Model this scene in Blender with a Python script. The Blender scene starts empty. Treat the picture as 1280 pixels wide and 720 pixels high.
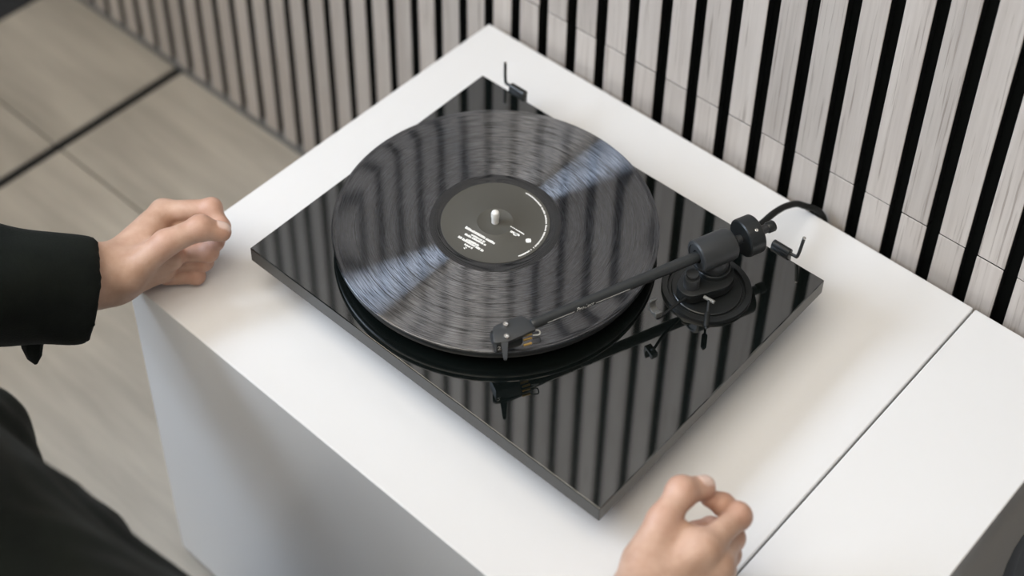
import bpy, bmesh, math, random
import numpy as np
from mathutils import Vector, Matrix
random.seed(7)
scene = bpy.context.scene
COL = scene.collection
T = 0.462                      # height of the sideboard top above the floor (m)

# ------------------------------------------------------------------ camera
CAM = Vector((0.85820, -0.62111, 1.19688 + T))
ROT = Matrix(((0.72826431, -0.43708937, 0.52781056),
              (0.68518317, 0.47841555, -0.54921997),
              (-0.01245457, 0.76162421, 0.64789925)))
FPX, PPX, PPY = 2073.4965, 562.0903, 38.5921        # focal length and principal point in 1280x720 pixels
cd = bpy.data.cameras.new('camera'); cam = bpy.data.objects.new('camera', cd); COL.objects.link(cam)
cam.matrix_world = Matrix.Translation(CAM) @ ROT.to_4x4()
cd.sensor_fit = 'HORIZONTAL'; cd.sensor_width = 36.0; cd.lens = FPX / 1280 * 36
cd.shift_x = (640 - PPX) / 1280; cd.shift_y = (PPY - 360) / 1280
cd.clip_start = 0.05
cd.dof.use_dof = True; cd.dof.focus_distance = 1.47; cd.dof.aperture_fstop = 3.2
scene.camera = cam

# ------------------------------------------------------------------ world, lights, exposure
w = bpy.data.worlds.new('world'); scene.world = w; w.use_nodes = True
w.node_tree.nodes['Background'].inputs[0].default_value = (0.62, 0.76, 1.0, 1)
w.node_tree.nodes['Background'].inputs[1].default_value = 1.0

def area(name, loc, rot, sx, sy, power, color):
    l = bpy.data.lights.new(name, 'AREA'); l.shape = 'RECTANGLE'; l.size = sx; l.size_y = sy
    l.energy = power; l.color = color
    o = bpy.data.objects.new(name, l); COL.objects.link(o); o.location = loc; o.rotation_euler = rot
    return o
# daylight from the left; its unseen window is added and sized to suit the light
WIN = (-1.95, -0.25, 1.32, 2.02)     # y0, y1, z0, z1
area('added_daylight', (-1.16, (WIN[0] + WIN[1]) / 2, (WIN[2] + WIN[3]) / 2), (0, math.radians(-90), 0),
     WIN[3] - WIN[2], WIN[1] - WIN[0], 74, (0.72, 0.84, 1.0))
# added warm-white fill under the ceiling, no known lamp there
area('added_warm_fill', (0.15, -1.00, 2.54), (0, 0, 0), 2.2, 2.4, 39, (1.0, 0.86, 0.66))
scene.view_settings.view_transform = 'Standard'; scene.view_settings.look = 'None'
scene.view_settings.exposure = 0.02; scene.view_settings.gamma = 1.0
scene.view_settings.use_curve_mapping = False
scene.cycles.use_denoising = True
scene.cycles.sample_clamp_indirect = 6.0

# ------------------------------------------------------------------ helpers
RN = np.array(ROT); CN = np.array(CAM)
def px(x, y, z):
    """world point seen at photo pixel (x, y), at height z above the sideboard top"""
    d = RN @ np.array([(x - PPX) / FPX, -(y - PPY) / FPX, -1.0])
    return Vector(CN + d * ((z + T - CN[2]) / d[2]))

def tag(o, label=None, cat=None, group=None, kind=None):
    if label: o['label'] = label
    if cat: o['category'] = cat
    if group: o['group'] = group
    if kind: o['kind'] = kind
    return o
def empty(name, loc, rz=0):
    o = bpy.data.objects.new(name, None); COL.objects.link(o); o.location = loc; o.rotation_euler = (0, 0, rz)
    o.empty_display_size = 0.05
    return o
def obj(name, bm, mats, parent=None, smooth=True, angle=35):
    me = bpy.data.meshes.new(name)
    if isinstance(bm, tuple): me.from_pydata(*[list(map(tuple, q)) for q in (bm[0], [], bm[1])])
    else: bm.normal_update(); bm.to_mesh(me); bm.free()
    for m in (mats if isinstance(mats, (list, tuple)) else [mats]): me.materials.append(m)
    if smooth:
        me.polygons.foreach_set('use_smooth', [True] * len(me.polygons))
        if angle: me.set_sharp_from_angle(angle=math.radians(angle))
    o = bpy.data.objects.new(name, me); COL.objects.link(o)
    if parent: o.parent = parent
    return o
def add_box(bm, x0, x1, y0, y1, z0, z1, bev=0, seg=2, mat=0):
    r = bmesh.ops.create_cube(bm, size=1); vs = r['verts']
    for v in vs:
        v.co = Vector(((x0 + x1) / 2 + v.co.x * (x1 - x0), (y0 + y1) / 2 + v.co.y * (y1 - y0), (z0 + z1) / 2 + v.co.z * (z1 - z0)))
    fs = {f for v in vs for f in v.link_faces}
    for f in fs: f.material_index = mat
    if bev:
        es = list({e for v in vs for e in v.link_edges})
        bmesh.ops.bevel(bm, geom=es, offset=bev, segments=seg, affect='EDGES', profile=0.5)
def box(*a, **k):
    bm = bmesh.new(); add_box(bm, *a, **k); return bm
def frame_from(axis, hint=(0, 0, 1)):
    z = Vector(axis).normalized(); h = Vector(hint)
    if abs(z.dot(h)) > 0.98: h = Vector((1, 0, 0))
    x = h.cross(z).normalized(); y = z.cross(x)
    return x, y, z
def add_lathe(bm, prof, org=(0, 0, 0), axis=(0, 0, 1), n=48):
    """profile of (radius, height) turned about an axis"""
    x, y, z = frame_from(axis); o = Vector(org); rings = []
    for r, h in prof:
        if r < 1e-6: rings.append([bm.verts.new(o + z * h)])
        else: rings.append([bm.verts.new(o + z * h + x * (r * math.cos(2 * math.pi * i / n)) + y * (r * math.sin(2 * math.pi * i / n))) for i in range(n)])
    for a, b in zip(rings[:-1], rings[1:]):
        for i in range(n):
            j = (i + 1) % n
            if len(a) == 1 and len(b) == 1: continue
            if len(a) == 1: bm.faces.new((a[0], b[j], b[i])) if False else bm.faces.new((a[0], b[i], b[j]))
            elif len(b) == 1: bm.faces.new((a[i], b[0], a[j])) if False else bm.faces.new((a[i], a[j], b[0]))
            else: bm.faces.new((a[i], a[j], b[j], b[i]))
def lathe(prof, **k):
    bm = bmesh.new(); add_lathe(bm, prof, **k); bmesh.ops.recalc_face_normals(bm, faces=bm.faces); return bm
def spline(pts, n=8):
    """Catmull-Rom through points"""
    P = [Vector(p) for p in pts]; P = [2 * P[0] - P[1]] + P + [2 * P[-1] - P[-2]]; out = []
    for i in range(1, len(P) - 2):
        for k in range(n):
            t = k / n; a, b, c, d = P[i - 1:i + 3]
            out.append(0.5 * ((2 * b) + (c - a) * t + (2 * a - 5 * b + 4 * c - d) * t * t + (3 * b - a - 3 * c + d) * t ** 3))
    out.append(P[-2]); return out
def add_tube(bm, pts, r, n=16, cap=True):
    P = [Vector(p) for p in pts]; rs = r if isinstance(r, (list, tuple)) else [r] * len(P); rings = []
    ref = None
    for i, p in enumerate(P):
        t = (P[min(i + 1, len(P) - 1)] - P[max(i - 1, 0)]).normalized()
        if ref is None: x, y, _ = frame_from(t)
        else:
            x = (ref - t * ref.dot(t)).normalized(); y = t.cross(x)
        ref = x
        rings.append([bm.verts.new(p + x * (rs[i] * math.cos(2 * math.pi * k / n)) + y * (rs[i] * math.sin(2 * math.pi * k / n))) for k in range(n)])
    for a, b in zip(rings[:-1], rings[1:]):
        for k in range(n): bm.faces.new((a[k], a[(k + 1) % n], b[(k + 1) % n], b[k]))
    if cap: bm.faces.new(rings[0][::-1]); bm.faces.new(rings[-1])
def tube(pts, r, **k):
    bm = bmesh.new(); add_tube(bm, pts, r, **k); bmesh.ops.recalc_face_normals(bm, faces=bm.faces); return bm
def prism(poly, z0, z1, bev=0, seg=2):
    """polygon of (x, y) extruded from z0 to z1"""
    bm = bmesh.new()
    b = [bm.verts.new((x, y, z0)) for x, y in poly]; t = [bm.verts.new((x, y, z1)) for x, y in poly]
    bm.faces.new(b[::-1]); bm.faces.new(t); n = len(b)
    for i in range(n): bm.faces.new((b[i], b[(i + 1) % n], t[(i + 1) % n], t[i]))
    bmesh.ops.recalc_face_normals(bm, faces=bm.faces)
    if bev: bmesh.ops.bevel(bm, geom=list(bm.edges), offset=bev, segments=seg, affect='EDGES', profile=0.5)
    return bm

# ------------------------------------------------------------------ materials
def mat(name, col, rough=0.5, spec=0.5, ior=1.5, metal=0.0, coat=0.0, **k):
    m = bpy.data.materials.new(name); m.use_nodes = True
    b = m.node_tree.nodes['Principled BSDF']
    b.inputs['Base Color'].default_value = (*col, 1); b.inputs['Roughness'].default_value = rough
    b.inputs['IOR'].default_value = ior; b.inputs['Metallic'].default_value = metal
    b.inputs['Specular IOR Level'].default_value = spec; b.inputs['Coat Weight'].default_value = coat
    return m
def N(m, t, **k):
    n = m.node_tree.nodes.new(t)
    for a, v in k.items(): setattr(n, a, v)
    return n
def L(m, a, b): m.node_tree.links.new(a, b)
def bsdf(m): return m.node_tree.nodes['Principled BSDF']
def ramp(m, stops):
    r = N(m, 'ShaderNodeValToRGB'); e = r.color_ramp.elements
    while len(e) < len(stops): e.new(0.5)
    for q, (p, c) in zip(e, stops): q.position = p; q.color = (*c, 1)
    return r
def noise(m, scale, detail=4, rough=0.5, vec=None, stretch=None, coord='Object', rnd=False):
    tc = N(m, 'ShaderNodeTexCoord'); mp = N(m, 'ShaderNodeMapping')
    L(m, tc.outputs[coord], mp.inputs['Vector'])
    if stretch: mp.inputs['Scale'].default_value = stretch
    if rnd:
        oi = N(m, 'ShaderNodeObjectInfo'); mu = N(m, 'ShaderNodeMath', operation='MULTIPLY'); mu.inputs[1].default_value = 37.0
        L(m, oi.outputs['Random'], mu.inputs[0]); cb = N(m, 'ShaderNodeCombineXYZ')
        for i in range(3): L(m, mu.outputs[0], cb.inputs[i])
        L(m, cb.outputs[0], mp.inputs['Location'])
    n = N(m, 'ShaderNodeTexNoise'); n.inputs['Scale'].default_value = scale; n.inputs['Detail'].default_value = detail
    n.inputs['Roughness'].default_value = rough
    L(m, mp.outputs[0], n.inputs['Vector'])
    return n
def bump(m, src, strength=0.2, dist=0.001):
    b = N(m, 'ShaderNodeBump'); b.inputs['Strength'].default_value = strength; b.inputs['Distance'].default_value = dist
    L(m, src, b.inputs['Height']); L(m, b.outputs[0], bsdf(m).inputs['Normal'])

# washed oak veneer (grain along z, every slat its own)
veneer = mat('washed_oak_veneer', (0.5, 0.46, 0.43), 0.62)
n1 = noise(veneer, 9, 5, 0.6, stretch=(22, 22, 0.7), rnd=True)
n2 = noise(veneer, 3, 2, 0.5, stretch=(9, 9, 0.25), rnd=True)
n3 = noise(veneer, 40, 3, 0.6, stretch=(9, 9, 0.22), rnd=True)
r1 = ramp(veneer, [(0.25, (0.42, 0.375, 0.345)), (0.5, (0.53, 0.485, 0.45)), (0.78, (0.61, 0.57, 0.535))])
mx = N(veneer, 'ShaderNodeMix', data_type='FLOAT'); mx.inputs[0].default_value = 0.45
L(veneer, n1.outputs[0], mx.inputs[2]); L(veneer, n2.outputs[0], mx.inputs[3]); L(veneer, mx.outputs[0], r1.inputs[0])
r2 = ramp(veneer, [(0.32, (0.55, 0.52, 0.50)), (0.43, (1, 1, 1))])
L(veneer, n3.outputs[0], r2.inputs[0])
mm = N(veneer, 'ShaderNodeMix', data_type='RGBA', blend_type='MULTIPLY'); mm.inputs[0].default_value = 0.8
L(veneer, r1.outputs[0], mm.inputs[6]); L(veneer, r2.outputs[0], mm.inputs[7])
oi = N(veneer, 'ShaderNodeObjectInfo'); mr = N(veneer, 'ShaderNodeMapRange'); mr.inputs['To Min'].default_value = 0.9; mr.inputs['To Max'].default_value = 1.06
L(veneer, oi.outputs['Random'], mr.inputs[0])
hs = N(veneer, 'ShaderNodeHueSaturation'); L(veneer, mr.outputs[0], hs.inputs['Value']); L(veneer, mm.outputs[2], hs.inputs['Color'])
L(veneer, hs.outputs[0], bsdf(veneer).inputs['Base Color']); bump(veneer, n1.outputs[0], 0.15, 0.0006)
mdf_black = mat('black_mdf', (0.006, 0.007, 0.007), 0.75, 0.2)
felt = mat('black_acoustic_felt', (0.004, 0.005, 0.005), 0.95, 0.1)
base_grey = mat('grey_floor_trim', (0.16, 0.165, 0.17), 0.5)
white_wall = mat('painted_wall', (0.36, 0.36, 0.35), 0.8)
dark_wall = mat('shade_dark_wall', (0.035, 0.04, 0.05), 0.7)  # shade below the window sill put into the wall colour
ceil_m = mat('ceiling_paint', (0.8, 0.8, 0.79), 0.8)
groove_m = mat('dark_floor_joint', (0.006, 0.007, 0.008), 0.7)

oakf = mat('greige_oak_floor', (0.4, 0.36, 0.3), 0.42)
f1 = noise(oakf, 5, 5, 0.62, stretch=(0.9, 7, 7), rnd=True)
f2 = noise(oakf, 2.2, 2, 0.5, stretch=(0.7, 3.2, 1), rnd=True)
fr = ramp(oakf, [(0.30, (0.34, 0.315, 0.275)), (0.5, (0.46, 0.43, 0.38)), (0.70, (0.60, 0.56, 0.495))])
fm = N(oakf, 'ShaderNodeMix', data_type='FLOAT'); fm.inputs[0].default_value = 0.5
L(oakf, f1.outputs[0], fm.inputs[2]); L(oakf, f2.outputs[0], fm.inputs[3]); L(oakf, fm.outputs[0], fr.inputs[0])
L(oakf, fr.outputs[0], bsdf(oakf).inputs['Base Color']); bump(oakf, f1.outputs[0], 0.1, 0.0006)

lacquer = mat('white_satin_lacquer', (0.80, 0.80, 0.805), 0.34, 0.5)
ln = noise(lacquer, 900, 2); bump(lacquer, ln.outputs[0], 0.03, 0.0002)

piano = mat('piano_black_lacquer', (0.004, 0.0058, 0.0055), 0.035, 0.5, ior=2.15)
black_satin = mat('black_satin_plastic', (0.012, 0.014, 0.015), 0.36)
black_alu = mat('black_anodised_aluminium', (0.030, 0.033, 0.036), 0.42, 0.6)
carbon = mat('black_arm_tube', (0.022, 0.025, 0.027), 0.38, 0.6)
rubber = mat('black_rubber', (0.008, 0.009, 0.009), 0.6, 0.3)
slip = mat('black_felt_mat', (0.005, 0.006, 0.006), 0.95, 0.1)
chrome = mat('bright_steel', (0.72, 0.71, 0.69), 0.22, metal=1.0)
gold = mat('gold_pins', (0.80, 0.52, 0.16), 0.28, metal=1.0)
white_print = mat('white_print', (0.88, 0.88, 0.86), 0.5)
white_plastic = mat('white_plastic', (0.78, 0.77, 0.74), 0.35)

# vinyl: black plastic whose concentric grooves stretch highlights across the groove direction
vinyl = bpy.data.materials.new('vinyl'); vinyl.use_nodes = True
vb = bsdf(vinyl); vb.inputs['Base Color'].default_value = (0.004, 0.005, 0.006, 1)
vb.inputs['Roughness'].default_value = 0.05; vb.inputs['IOR'].default_value = 2.0
tc = N(vinyl, 'ShaderNodeTexCoord'); sx = N(vinyl, 'ShaderNodeSeparateXYZ'); L(vinyl, tc.outputs['Object'], sx.inputs[0])
cx = N(vinyl, 'ShaderNodeCombineXYZ'); L(vinyl, sx.outputs[0], cx.inputs[0]); L(vinyl, sx.outputs[1], cx.inputs[1])
ln_ = N(vinyl, 'ShaderNodeVectorMath', operation='LENGTH'); L(vinyl, cx.outputs[0], ln_.inputs[0])
an_ = N(vinyl, 'ShaderNodeMath', operation='ARCTAN2'); L(vinyl, sx.outputs[1], an_.inputs[0]); L(vinyl, sx.outputs[0], an_.inputs[1])
cb_ = N(vinyl, 'ShaderNodeCombineXYZ'); rs_ = N(vinyl, 'ShaderNodeMath', operation='MULTIPLY'); rs_.inputs[1].default_value = 900.0
as_ = N(vinyl, 'ShaderNodeMath', operation='MULTIPLY'); as_.inputs[1].default_value = 5.0
L(vinyl, ln_.outputs['Value'], rs_.inputs[0]); L(vinyl, an_.outputs[0], as_.inputs[0]); L(vinyl, rs_.outputs[0], cb_.inputs[0]); L(vinyl, as_.outputs[0], cb_.inputs[1])
wn = N(vinyl, 'ShaderNodeTexNoise'); wn.inputs['Scale'].default_value = 1.0; wn.inputs['Detail'].default_value = 5; wn.inputs['Roughness'].default_value = 0.65
L(vinyl, cb_.outputs[0], wn.inputs['Vector'])
wr = N(vinyl, 'ShaderNodeMapRange'); wr.inputs['From Min'].default_value = 0.35; wr.inputs['From Max'].default_value = 0.65
wr.inputs['To Min'].default_value = 0.02; wr.inputs['To Max'].default_value = 0.32; L(vinyl, wn.outputs[0], wr.inputs[0])
aniso = N(vinyl, 'ShaderNodeBsdfAnisotropic'); aniso.inputs['Color'].default_value = (0.66, 0.68, 0.75, 1)
aniso.inputs['Roughness'].default_value = 0.35; aniso.inputs['Anisotropy'].default_value = 0.94
tg = N(vinyl, 'ShaderNodeTangent', direction_type='RADIAL', axis='Z'); L(vinyl, tg.outputs[0], aniso.inputs['Tangent'])
ms = N(vinyl, 'ShaderNodeMixShader'); L(vinyl, wr.outputs[0], ms.inputs[0]); L(vinyl, vb.outputs[0], ms.inputs[1]); L(vinyl, aniso.outputs[0], ms.inputs[2])
L(vinyl, ms.outputs[0], vinyl.node_tree.nodes['Material Output'].inputs['Surface'])
vinyl_flat = mat('vinyl_dead_wax', (0.004, 0.005, 0.006), 0.08, ior=1.9)
label_m = mat('record_label_paper', (0.075, 0.072, 0.062), 0.5)

skin = mat('skin', (0.55, 0.34, 0.25), 0.46, 0.4)
at = N(skin, 'ShaderNodeAttribute', attribute_name='tint'); sp = N(skin, 'ShaderNodeSeparateColor'); L(skin, at.outputs['Color'], sp.inputs[0])
sn = noise(skin, 55, 4, 0.6); sr = ramp(skin, [(0.3, (0.48, 0.295, 0.21)), (0.7, (0.60, 0.40, 0.305))]); L(skin, sn.outputs[0], sr.inputs[0])
m1 = N(skin, 'ShaderNodeMix', data_type='RGBA'); m1.inputs[7].default_value = (0.55, 0.285, 0.215, 1)
L(skin, sp.outputs[0], m1.inputs[0]); L(skin, sr.outputs[0], m1.inputs[6])
m2 = N(skin, 'ShaderNodeMix', data_type='RGBA'); m2.inputs[7].default_value = (0.73, 0.55, 0.48, 1)
L(skin, sp.outputs[1], m2.inputs[0]); L(skin, m1.outputs[2], m2.inputs[6]); L(skin, m2.outputs[2], bsdf(skin).inputs['Base Color'])
rr = N(skin, 'ShaderNodeMapRange'); rr.inputs['To Min'].default_value = 0.48; rr.inputs['To Max'].default_value = 0.25
L(skin, sp.outputs[1], rr.inputs[0]); L(skin, rr.outputs[0], bsdf(skin).inputs['Roughness'])
bsdf(skin).inputs['Subsurface Weight'].default_value = 0.06; bsdf(skin).inputs['Subsurface Radius'].default_value = (0.008, 0.004, 0.002)
bsdf(skin).inputs['Subsurface Scale'].default_value = 1.0
sn2 = noise(skin, 420, 3, 0.6); bump(skin, sn2.outputs[0], 0.12, 0.0006)
jacket_m = mat('dark_green_cloth', (0.010, 0.0135, 0.012), 0.9, 0.15)
jn = noise(jacket_m, 18, 4, 0.6); jr = ramp(jacket_m, [(0.3, (0.0045, 0.0062, 0.0060)), (0.7, (0.0095, 0.0125, 0.0100))]); L(jacket_m, jn.outputs[0], jr.inputs[0])
L(jacket_m, jr.outputs[0], bsdf(jacket_m).inputs['Base Color'])
jb = noise(jacket_m, 700, 2); bump(jacket_m, jb.outputs[0], 0.5, 0.001)
bsdf(jacket_m).inputs['Sheen Weight'].default_value = 0.03; bsdf(jacket_m).inputs['Sheen Roughness'].default_value = 0.4
trouser_m = mat('charcoal_trouser_cloth', (0.018, 0.019, 0.022), 0.9, 0.2)
hair_m = mat('brown_hair', (0.035, 0.02, 0.012), 0.55)
eye_m = mat('eye_white', (0.7, 0.68, 0.66), 0.2)

# ------------------------------------------------------------------ room shell
X0, X1, Y0, Y1, ZC = -1.03, 2.3, -2.3, 0.456, 2.6
fl = tag(obj('floor', box(X0 - 0.15, X1, Y0, Y1 + 0.1, -0.06, -0.006), groove_m, smooth=False), kind='structure')
fx = [X0, -0.7335]; plank_w = 0.2255
rowi = 0; y = Y1 - 0.010
while y > Y0:
    ya = max(y - (plank_w if rowi == 0 else 3 * plank_w), Y0)
    cuts = [X0, -0.7335, 0.35 + 0.55 * ((rowi * 37) % 5) / 5, 1.5 + 0.3 * ((rowi * 23) % 4) / 4, X1]
    for a, b in zip(cuts[:-1], cuts[1:]):
        ga = 0.009 if abs(a + 0.7335) < 1e-6 else 0.0008; gb = 0.009 if abs(b + 0.7335) < 1e-6 else 0.0008
        cxm, cym = (a + b) / 2, (ya + y) / 2
        o = obj('floor_plank', box(a + ga - cxm, b - gb - cxm, ya + 0.0014 - cym, y - 0.0014 - cym, -0.006, 0.0, bev=0.0012, seg=1), oakf, fl, smooth=False)
        o.location = (cxm, cym, 0)
    y = ya; rowi += 1

wb = tag(obj('wall_back', box(X0 - 0.15, X1, Y1, Y1 + 0.1, 0, ZC), felt, smooth=False), kind='structure')
PITCH, PH = 0.0398, -0.1048
def slat_mesh(z0, z1):
    bm = bmesh.new(); h = 0.0134
    add_box(bm, -h, h, -0.0055, 0.0055, -(z1 - z0) / 2, (z1 - z0) / 2, bev=0.0006, seg=1, mat=1)
    for f in bm.faces:
        if f.normal.y < -0.5: f.material_index = 0
    bm.normal_update()
    for f in bm.faces: f.material_index = 0 if f.normal.y < -0.5 else 1
    me = bpy.data.meshes.new('slat'); bm.to_mesh(me); bm.free()
    me.materials.append(veneer); me.materials.append(mdf_black)
    return me
JZ = T + 0.051
lo, hi = slat_mesh(0.011, JZ - 0.0006), slat_mesh(JZ + 0.0006, ZC)
k = math.ceil((X0 - PH) / PITCH)
while PH + (k + 0.5) * PITCH + 0.0134 < 1.75:
    x = PH + (k + 0.5) * PITCH
    if x - 0.0134 > X0:
        for me, za, zb in ((lo, 0.011, JZ - 0.0006), (hi, JZ + 0.0006, ZC)):
            o = bpy.data.objects.new('slat', me); COL.objects.link(o); o.parent = wb
            o.location = (x + random.uniform(-0.0003, 0.0003), Y1 - 0.0055 - random.uniform(0, 0.0004), (za + zb) / 2)
    k += 1
tag(obj('baseboard_back', box(X0, X1, Y1 - 0.013, Y1 - 0.001, 0.0, 0.010, bev=0.001), base_grey), kind='structure')

bm = bmesh.new()
xa, xb = X0 - 0.15, X0
add_box(bm, xa, xb, Y0, Y1, 0, WIN[2]); add_box(bm, xa, xb, Y0, Y1, WIN[3], ZC)
add_box(bm, xa, xb, Y0, WIN[0], WIN[2], WIN[3]); add_box(bm, xa, xb, WIN[1], Y1, WIN[2], WIN[3])
tag(obj('wall_left', bm, dark_wall, smooth=False), kind='structure')
win = tag(empty('added_window', (X0 - 0.06, (WIN[0] + WIN[1]) / 2, WIN[2])), kind='structure')  # unseen window, added around the daylight lamp
hw, hh = (WIN[1] - WIN[0]) / 2, WIN[3] - WIN[2]
bm = bmesh.new()
add_box(bm, -0.03, 0.03, -hw, hw, 0, 0.05, bev=0.003); add_box(bm, -0.03, 0.03, -hw, hw, hh - 0.05, hh, bev=0.003)
add_box(bm, -0.03, 0.03, -hw, -hw + 0.05, 0.05, hh - 0.05, bev=0.003); add_box(bm, -0.03, 0.03, hw - 0.05, hw, 0.05, hh - 0.05, bev=0.003)
obj('window_frame', bm, lacquer, win)
obj('window_sill', box(-0.08, 0.13, -hw - 0.04, hw + 0.04, -0.03, 0.0, bev=0.004), lacquer, win)
tag(obj('wall_right', box(X1, X1 + 0.1, Y0, Y1 + 0.1, 0, ZC), white_wall, smooth=False), kind='structure')
tag(obj('wall_front', box(X0 - 0.15, X1 + 0.1, Y0 - 0.1, Y0, 0, ZC), ceil_m, smooth=False), kind='structure')
tag(obj('ceiling', box(X0 - 0.15, X1 + 0.1, Y0 - 0.1, Y1 + 0.1, ZC, ZC + 0.1), ceil_m, smooth=False), kind='structure')

# ------------------------------------------------------------------ sideboard units
XL, YF, YB, XS, XE = -0.0932, -0.0788, 0.4326, 0.5139, 0.640
def unit(name, x0, x1, label):
    cxm, cym = (x0 + x1) / 2, (YF + YB) / 2
    root = empty(name, (cxm, cym, 0)); tag(root, label, 'cabinet', 'white sideboard units along the slatted wall')
    hx, hy = (x1 - x0) / 2, (YB - YF) / 2
    obj('body', box(-hx, hx, -hy, hy, 0.012, T, bev=0.0016, seg=3), lacquer, root, angle=12)
    bm = bmesh.new(); add_box(bm, -hx + 0.01, hx - 0.01, -hy + 0.02, hy - 0.01, 0, 0.0125); obj('base_frame', bm, base_grey, root, smooth=False)
    return root
unit('sideboard', XL, XS - 0.0009, 'wide white satin sideboard unit carrying the black turntable')
unit('end_cabinet', XS + 0.0009, XE, 'narrow white end unit of the sideboard with an empty top')

# ------------------------------------------------------------------ guessed stool for a dark edge; also darkens the end unit's side
st = empty('stool', (0.845, 0.25, 0)); tag(st, 'guessed round black stool standing beside the narrow white end unit', 'stool')
stool_m = mat('black_leather', (0.008, 0.009, 0.010), 0.55); stool_leg = mat('black_steel_leg', (0.01, 0.01, 0.011), 0.4)
zs = T + 0.028
obj('seat', lathe([(0, zs - 0.085), (0.165, zs - 0.085), (0.177, zs - 0.075), (0.181, zs - 0.055), (0.181, zs - 0.028), (0.174, zs - 0.009), (0.155, zs - 0.001), (0.10, zs + 0.003), (0, zs + 0.004)], n=64), stool_m, st)
for i in range(4):
    a_ = math.pi / 4 + i * math.pi / 2
    obj('leg', tube([(0.13 * math.cos(a_), 0.13 * math.sin(a_), zs - 0.08), (0.165 * math.cos(a_), 0.165 * math.sin(a_), 0.0)], [0.013, 0.010], n=16), stool_leg, st)
obj('foot_ring', tube([(0.142 * math.cos(i * math.pi / 24), 0.142 * math.sin(i * math.pi / 24), 0.17) for i in range(49)], 0.007, n=10, cap=False), stool_leg, st)

# ------------------------------------------------------------------ turntable
PHI = 0.00839
tt = empty('turntable', (0, 0, T), PHI)
tag(tt, 'black gloss record player with tonearm and hinges on the white sideboard', 'turntable')
RI = Matrix.Rotation(-PHI, 3, 'Z')
def lp(x, y, z):
    """photo pixel at height z -> turntable coordinates"""
    return RI @ (px(x, y, z) - Vector((0, 0, T)))
W_, D_, ZT, ZB = 0.415, 0.3228, 0.050, 0.0332
satin_side = mat('black_satin_plinth_edge', (0.010, 0.0125, 0.0135), 0.28, ior=1.62)
pl = obj('plinth', box(0, W_, 0, D_, ZB, ZT, bev=0.0009, seg=3), [piano, satin_side], tt, angle=12)
for p_ in pl.data.polygons: p_.material_index = 0 if p_.normal.z > 0.5 else 1
for fx_, fy_ in ((0.05, 0.045), (W_ - 0.05, 0.045), (0.05, D_ - 0.045), (W_ - 0.05, D_ - 0.045)):
    obj('foot', lathe([(0, 0), (0.019, 0), (0.0205, 0.002), (0.0205, 0.010), (0.016, 0.013), (0.016, ZB + 0.0002), (0, ZB + 0.0002)], org=(fx_, fy_, 0), n=32), rubber, tt)

ZR = 0.0705                     # playing surface of the record
RC = lp(619, 277.5, ZR); RC.z = 0
def at0(v, z): return (v.x, v.y, z)
obj('bearing', lathe([(0.022, ZT), (0.022, 0.0545), (0.058, 0.0550), (0.058, 0.0585), (0, 0.0585)], org=at0(RC, 0)), black_satin, tt)
obj('platter', lathe([(0, 0.0580), (0.144, 0.0580), (0.1478, 0.0592), (0.1495, 0.0608), (0.1502, 0.0628), (0.1502, 0.0655), (0.1494, 0.0668), (0.1485, 0.0672), (0, 0.0672)], org=at0(RC, 0), n=160), black_satin, tt)
obj('slipmat', lathe([(0.1482, 0.0671), (0.1482, 0.0684), (0, 0.0684)], org=at0(RC, 0), n=128), slip, tt)
obj('spindle', lathe([(0.0035, 0.067), (0.0035, 0.0775), (0.0039, 0.0777), (0.0039, 0.0815), (0.0033, 0.0836), (0.0018, 0.0848), (0, 0.0851)], org=at0(RC, 0), n=32), white_plastic, tt)

# hinge brackets on the rear edge with bent steel pins (the dust cover is off)
def hinge(xc, side, tip):
    yb = D_ + 0.001
    h = obj('hinge', box(xc - 0.0095, xc + 0.0095, yb - 0.0010, yb + 0.0075, 0.036, 0.0535, bev=0.0012), black_satin, tt)
    obj('hinge_barrel', lathe([(0, -0.0095), (0.0036, -0.0095), (0.0040, -0.009), (0.0040, 0.009), (0.0036, 0.0095), (0, 0.0095)], org=(xc, yb + 0.0036, 0.0525), axis=(1, 0, 0), n=24), black_satin, h)
    p0 = Vector((xc + side * 0.007, yb + 0.0036, 0.0525)); p1 = Vector((xc + side * 0.0165, yb + 0.0036, 0.0525))
    b = obj('hinge_pin', tube(spline([p0, p1 - Vector((side * 0.003, 0, 0)), p1 + Vector((side * 0.0006, 0, 0.0028)), Vector(tip)], 6), 0.0016, n=12), black_alu, h)
    obj('pin_end', lathe([(0, 0), (0.0017, 0), (0.0018, 0.0005), (0.0016, 0.0012), (0, 0.0013)], org=tip, axis=Vector(tip) - p1, n=12), chrome, h)
hp = lp(649, 113, 0.052)
hinge(0.0445, -1, (0.0255, D_ + 0.006, 0.0770))
hinge(0.3655, 1, (0.3850, D_ + 0.006, 0.0785))

# tonearm base
BC = lp(883, 362, ZT); BC.z = 0
PV = lp(894.5, 311.5, 0.0915)
base = obj('tonearm_base', lathe([(0.0405, ZT), (0.0405, 0.0532), (0.0400, 0.0540), (0.0352, 0.0540), (0.0346, 0.0533), (0.0344, 0.0512), (0.0318, 0.0512), (0.0316, 0.0528), (0.0308, 0.0534), (0.018, 0.0536), (0, 0.0536)], org=at0(BC, 0), n=80), black_satin, tt)
obj('arm_pillar', lathe([(0.0180, 0.0534), (0.0175, 0.060), (0.0160, 0.0635), (0.0158, 0.0705), (0.0150, 0.0715), (0, 0.0715)], org=at0(PV, 0), n=48), black_satin, base)
obj('bearing_yoke', lathe([(0, 0.0700), (0.0125, 0.0700), (0.0135, 0.072), (0.0135, 0.080), (0.011, 0.084), (0, 0.085)], org=at0(PV, 0), n=40), black_alu, base)
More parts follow.
